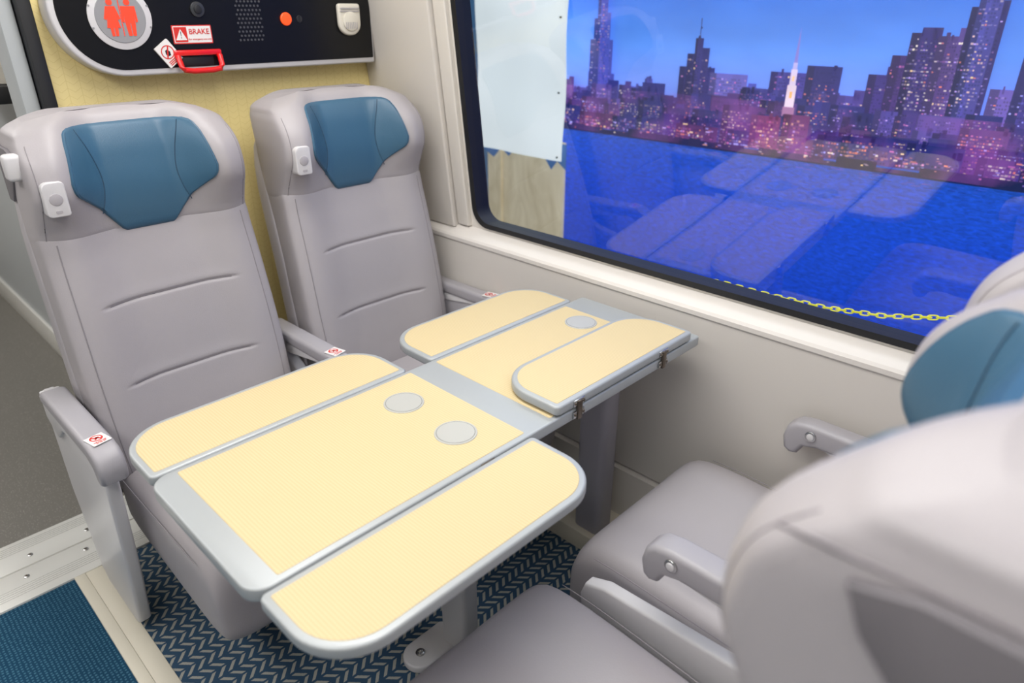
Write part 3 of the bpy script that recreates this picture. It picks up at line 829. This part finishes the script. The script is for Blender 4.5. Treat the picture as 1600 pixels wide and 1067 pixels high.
def building(x0, x1, zt, col, lit=.25, zb=SH, wx=.009, wz=.012, dim=1.0, big=0):
    """facade with soft vertical gradient, darker return wall, roof clutter and lit panes"""
    col = mixt(col, (24,30,100), .30)
    lit *= .70; dim *= .90
    yy[0] -= .00025; y = yy[0]
    h = zt-zb; w = x1-x0
    n = max(1, int(w/.03)); haze = (84,84,186)
    cut = random.choice([0, 0, .3, .6]); step = random.uniform(.010, .03)   # one roof step
    for i in range(n):
        t = random.uniform(-.08, .10)
        c = mixt(col, haze if t > 0 else (8,10,36), abs(t)*1.6)
        top = zt-(step if i/n < cut else 0)
        quad(x0+w*i/n, x0+w*(i+1)/n, zb, top, y, mixt(c, (120,64,160), .24), mixt(c, (20,26,80), .10))
    sw = min(.03, w*.28); sz_ = zt-(step if cut else 0)                      # shaded side wall
    quad(x0, x0+sw, zb, sz_, y-.00006, mixt(col, (8,10,40), .42))
    for k in range(random.randint(0, 3)):     # roof clutter
        rx = random.uniform(x0, x1-.012); quad(rx, rx+random.uniform(.005, .018), sz_-.015, sz_+random.uniform(.003, .014), y, mixt(col, (14,16,54), .35))
    nx = max(1, int((w-.006)/wx)); nz = int((h-.01)/wz)
    cx, cz, cr = random.uniform(x0, x1), random.uniform(zb, zt), random.uniform(.04, .14)
    tint = random.choice(LIGHTS)
    if random.random() < .30 and w > .03:      # brightly flood-lit facade patch
        fx = random.uniform(x0+sw, x0+w*.6); fz = random.uniform(zb, zb+h*.5)
        quad(fx, min(x1, fx+w*.35), fz, fz+h*.3, y-.00007, mixt(col, tint, .28*dim), mixt(col, tint, .10*dim))
    for j in range(nz):
        rowlit = random.random() < .10
        for i in range(nx):
            x = x0+.004+i*wx; z = zb+.005+j*wz
            if z+wz > sz_-.010: continue
            near = math.exp(-((x-cx)**2+(z-cz)**2)/cr**2)
            if random.random() < lit*(.22+1.6*near) or (rowlit and random.random() < .5):
                c = mixt(col, tint if random.random() < .5 else random.choice(LIGHTS), random.uniform(.2, 1.0)**1.5*dim)
                quad(x, x+wx*random.uniform(.5, 1.0), z, z+wz*random.uniform(.3+big, .6+big), y-.0001, c)
            elif random.random() < .5:
                quad(x, x+wx*.6, z, z+wz*.5, y-.00008, mixt(col, (10,12,44), .35))
x = X0
while x < X1:     # far haze layer
    w = random.uniform(.03, .10); building(x, min(x+w, X1), random.uniform(1.05, 1.15), (108,114,205), .15, dim=.6); x += w*random.uniform(.7, 1.1)
building(-2.345, -2.205, 1.30, (92,100,200), .4, dim=.8); building(-2.325, -2.225, 1.42, (84,98,200), .45, dim=.8); building(-2.305, -2.245, 1.75, (78,94,200), .5, dim=.8)
building(-1.82, -1.64, 1.20, (44,46,116), .45); building(-1.785, -1.675, 1.28, (44,46,114), .45); building(-1.750, -1.710, 1.34, (40,42,104), .1); building(-1.732, -1.728, 1.40, (60,60,120), 0)
building(-1.66, -1.48, 1.18, (146,134,220), .25)
building(-1.38, -1.12, 1.20, (80,68,158), .35); building(-1.23, -1.09, 1.23, (48,46,116), .35)
building(-1.50, -1.30, 1.13, (70,62,144), .4); building(-1.12, -.97, 1.15, (96,72,150), .4)
building(-.99, -.83, 1.24, (72,46,126), .3); building(-.92, -.60, 1.28, (84,46,118), .6)
building(-.87, -.77, 1.375, (50,34,98), .5); building(-.78, -.59, 1.375, (112,72,140), 1.0, dim=1.1); building(-.70, -.59, 1.46, (40,38,102), .3); building(-.68, -.61, 1.54, (84,86,174), .5)
building(-.58, -.42, 1.20, (160,124,210), .8); building(-.51, -.34, 1.33, (68,60,146), .7); building(-.43, -.25, 1.42, (44,44,118), .6)
random.seed(11)
x = -.25
while x < X1:
    w = random.uniform(.06, .18); building(x, min(x+w, X1), random.uniform(1.15, 1.5), random.choice([(50,44,110), (70,52,120), (44,48,120), (90,70,150)]), .25); x += w*1.05
for lay, (w0, w1, h0, h1) in enumerate(((.07, .20, 1.05, 1.13), (.06, .18, 1.01, 1.10))):
    x = X0
    while x < X1:     # mid layers
        w = random.uniform(w0, w1); h = random.uniform(h0, h1)
        building(x, min(x+w, X1), h, random.choice([(50,48,120), (82,54,128), (36,42,116), (124,94,176), (60,56,134), (100,76,160), (34,36,100), (110,60,120)]), .5, wx=.0080, wz=.010); x += w*random.uniform(.8, 1.1)
yy[0] -= .0004; y = yy[0]
quad(-1.290, -1.240, 1.0, 1.07, y, (160,110,150)); quad(-1.284, -1.246, 1.07, 1.155, y-.0001, (226,200,214)); quad(-1.278, -1.252, 1.155, 1.215, y-.0001, (216,196,222))
quad(-1.274, -1.256, 1.215, 1.24, y-.0001, (180,168,216))
polyf([(-1.273, 1.24), (-1.257, 1.24), (-1.2647, 1.37), (-1.2653, 1.37)], y-.0001, (130,122,196))
quad(-1.271, -1.259, 1.105, 1.130, y-.0003, (255,180,110)); quad(-1.270, -1.260, 1.17, 1.19, y-.0003, (255,200,150)); yy[0] -= .0005
x = X0
while x < X1:
    w = random.uniform(.07, .20); h = random.uniform(.97, 1.06)
    building(x, min(x+w, X1), h, random.choice([(106,52,110), (50,40,102), (36,40,102), (122,70,132), (40,44,112), (30,32,92)]), .6, zb=.89, wx=.0085, wz=.011); x += w*random.uniform(.8, 1.05)
x = X0
while x < X1:
    w = random.uniform(.10, .24); h = random.uniform(.94, 1.0)
    c = random.choice([(116,46,88), (58,36,92), (32,36,98), (104,54,106), (32,38,100), (26,30,88)])
    building(x, min(x+w, X1), h, c, .6, zb=.89, wx=.011, wz=.013, big=.08)
    x += w*random.uniform(.9, 1.3)
building(-1.41, -1.28, 1.03, (168,44,80), .6, zb=.90, wx=.011, wz=.014, big=.1); building(-1.27, -1.16, 1.045, (154,40,82), .6, zb=.90, wx=.011, wz=.014, big=.1)
yy[0] -= .0006
x = X0
while x < X1:
    w = random.uniform(.04, .16)
    quad(x, min(x+w, X1), .864, random.uniform(.882, .908), yy[0], random.choice([(14,18,66), (24,24,76), (12,20,76)])); x += w
for i in range(520):
    x = random.uniform(X0, X1-.03); z = random.gauss(.912, .024)
    if z < .872: continue
    s = random.uniform(.002, .008)
    quad(x, x+s*random.uniform(1, 3.5), z, z+s*.8, yy[0]-.0004-i*1e-6, mixt((60,40,110), random.choice(LIGHTS+[(255,150,110), (255,180,130)]), random.uniform(.3, 1)))
for i in range(260):
    x = random.uniform(X0, X1-.05); z = random.uniform(.83, .864)
    quad(x, x+random.uniform(.01, .04), z, z+.002, yy[0]-.001-i*1e-6, random.choice([(50,80,190), (84,84,180), (40,70,180), (14,40,130)]))
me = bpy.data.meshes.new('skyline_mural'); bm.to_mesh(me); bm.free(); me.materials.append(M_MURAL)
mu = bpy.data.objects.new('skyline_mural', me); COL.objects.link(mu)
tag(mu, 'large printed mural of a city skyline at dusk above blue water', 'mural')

# tarp
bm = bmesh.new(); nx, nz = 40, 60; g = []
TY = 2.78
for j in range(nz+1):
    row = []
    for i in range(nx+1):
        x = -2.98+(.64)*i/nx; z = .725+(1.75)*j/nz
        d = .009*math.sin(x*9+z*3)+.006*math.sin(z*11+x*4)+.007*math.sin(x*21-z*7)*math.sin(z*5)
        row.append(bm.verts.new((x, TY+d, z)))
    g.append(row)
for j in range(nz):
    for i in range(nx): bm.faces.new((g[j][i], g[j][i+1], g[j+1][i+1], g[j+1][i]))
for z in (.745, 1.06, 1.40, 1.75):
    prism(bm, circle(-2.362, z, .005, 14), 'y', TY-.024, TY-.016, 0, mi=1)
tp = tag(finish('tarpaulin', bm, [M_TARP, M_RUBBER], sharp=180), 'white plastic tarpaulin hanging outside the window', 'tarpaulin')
bm = bmesh.new()
prism(bm, [(-2.99, .80), (-2.36, .80), (-2.36, .67), (-2.42, .71), (-2.46, .66), (-2.52, .73), (-2.74, .73), (-2.78, .69), (-2.84, .73), (-2.90, .67), (-2.99, .71)], 'y', 2.83, 2.834)
o = finish('pennant_fringe', bm, M_PENN, tp); o['label'] = 'pointed blue fabric fringe'
bm = bmesh.new()
box(bm, -2.98, -2.40, 2.86, 2.88, -.6, .80, .001)
box(bm, -2.90, -2.86, 2.845, 2.86, -.6, .80, .002)
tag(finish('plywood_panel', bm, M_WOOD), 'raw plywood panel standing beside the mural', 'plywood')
bm = bmesh.new(); box(bm, -6.5, -3.02, 3.02, 3.06, -.6, 2.6)
tag(finish('exhibition_partition', bm, M_PARTITION), 'plain blue exhibition partition outside the train', 'partition')
bm = bmesh.new(); box(bm, -7, 4, 1.6, 3.3, -.66, -.6)
struct(finish('floor_outside', bm, mat('outside_ground', (90,95,105), .8)))
# chain
bm = bmesh.new()
L = [(-1.42, .54), (-1.15, .625), (-.95, .667), (-.80, .668), (-.62, .676), (-.47, .696), (-.31, .738), (-.05, .84), (.225, 1.0)]
P = []
for i in range(320):
    x = -1.42+1.64*i/319
    z = L[-1][1]
    for (xa, za), (xb, zb_) in zip(L, L[1:]):
        if xa <= x <= xb: z = za+(zb_-za)*(x-xa)/(xb-xa)
    P.append(Vector((x, 1.90, z)))
d = 0; k = 0; nxt = 0
for a, b in zip(P, P[1:]):
    d += (b-a).length
    if d >= nxt:
        t = (b-a).normalized(); up = Vector((0, .6, 1)) if k % 2 else Vector((0, 1, -.6))
        s = (up-t*up.dot(t)).normalized(); pts = []
        for q in range(16):
            an = 2*math.pi*q/16; cx = math.cos(an); sy = math.sin(an)
            pts.append(b+t*(cx*.008+math.copysign(.005, cx)*min(1, abs(cx)*3))+s*sy*.0058)
        tube(bm, pts, .0019, 6, closed=True); k += 1; nxt += .0205
tag(finish('safety_chain', bm, M_CHAIN), 'yellow plastic link chain strung outside the window', 'chain')
for cx, cz in ((-1.455, .52), (.255, 1.0)):
    bm = bmesh.new(); prism(bm, circle(cx, 1.915, .018, 20), 'z', -.6, cz+.04, .004); prism(bm, circle(cx, 1.915, .14, 28), 'z', -.6, -.57, .006)
    tag(finish('barrier_post', bm, M_CHAIN), 'yellow barrier post holding the plastic chain', 'post', 'posts holding the yellow chain')

# ---------------------------------------------------------------- lights
def area(loc, sx, sy, power, col=(1, .98, .95), rot=(0, 0, 0)):
    l = bpy.data.lights.new('overhead_light', 'AREA'); l.shape = 'RECTANGLE'; l.size = sx; l.size_y = sy; l.energy = power; l.color = col
    o = bpy.data.objects.new('overhead_light', l); COL.objects.link(o); o.location = loc; o.rotation_euler = rot
    return o
area((-.9, .70, 2.17), 1.8, .35, 25)
area((-.7, -.6, 2.17), 2.6, .4, 32)
area((1.2, .2, 2.17), 1.2, 1.0, 16)
area((-3.6, -.4, 2.17), 2.0, 1.0, 27)
area((-.5, 2.4, 2.9), 5, .5, 40, (.9, .95, 1))  # added lamp outside the train to light the mural; no ceiling fixture
w = bpy.data.worlds.new('world'); S.world = w; w.use_nodes = True
w.node_tree.nodes['Background'].inputs[0].default_value = (.75, .85, 1, 1); w.node_tree.nodes['Background'].inputs[1].default_value = .4

S.view_settings.view_transform = 'Standard'
S.view_settings.look = 'None'
S.view_settings.exposure = 0

# ---------------------------------------------------------------- camera
cam = bpy.data.cameras.new('camera'); co = bpy.data.objects.new('camera', cam); COL.objects.link(co)
co.location = (0, 0, 1.43)
p = math.radians(25.6); yaw = math.radians(45.8)
fw = Vector((-math.cos(yaw)*math.cos(p), math.sin(yaw)*math.cos(p), -math.sin(p)))
co.rotation_euler = fw.to_track_quat('-Z', 'Y').to_euler()
cam.sensor_width = 36; cam.lens = 24.3; cam.clip_start = .02
cam.dof.use_dof = True; cam.dof.focus_distance = 1.55; cam.dof.aperture_fstop = 2.8
S.camera = co
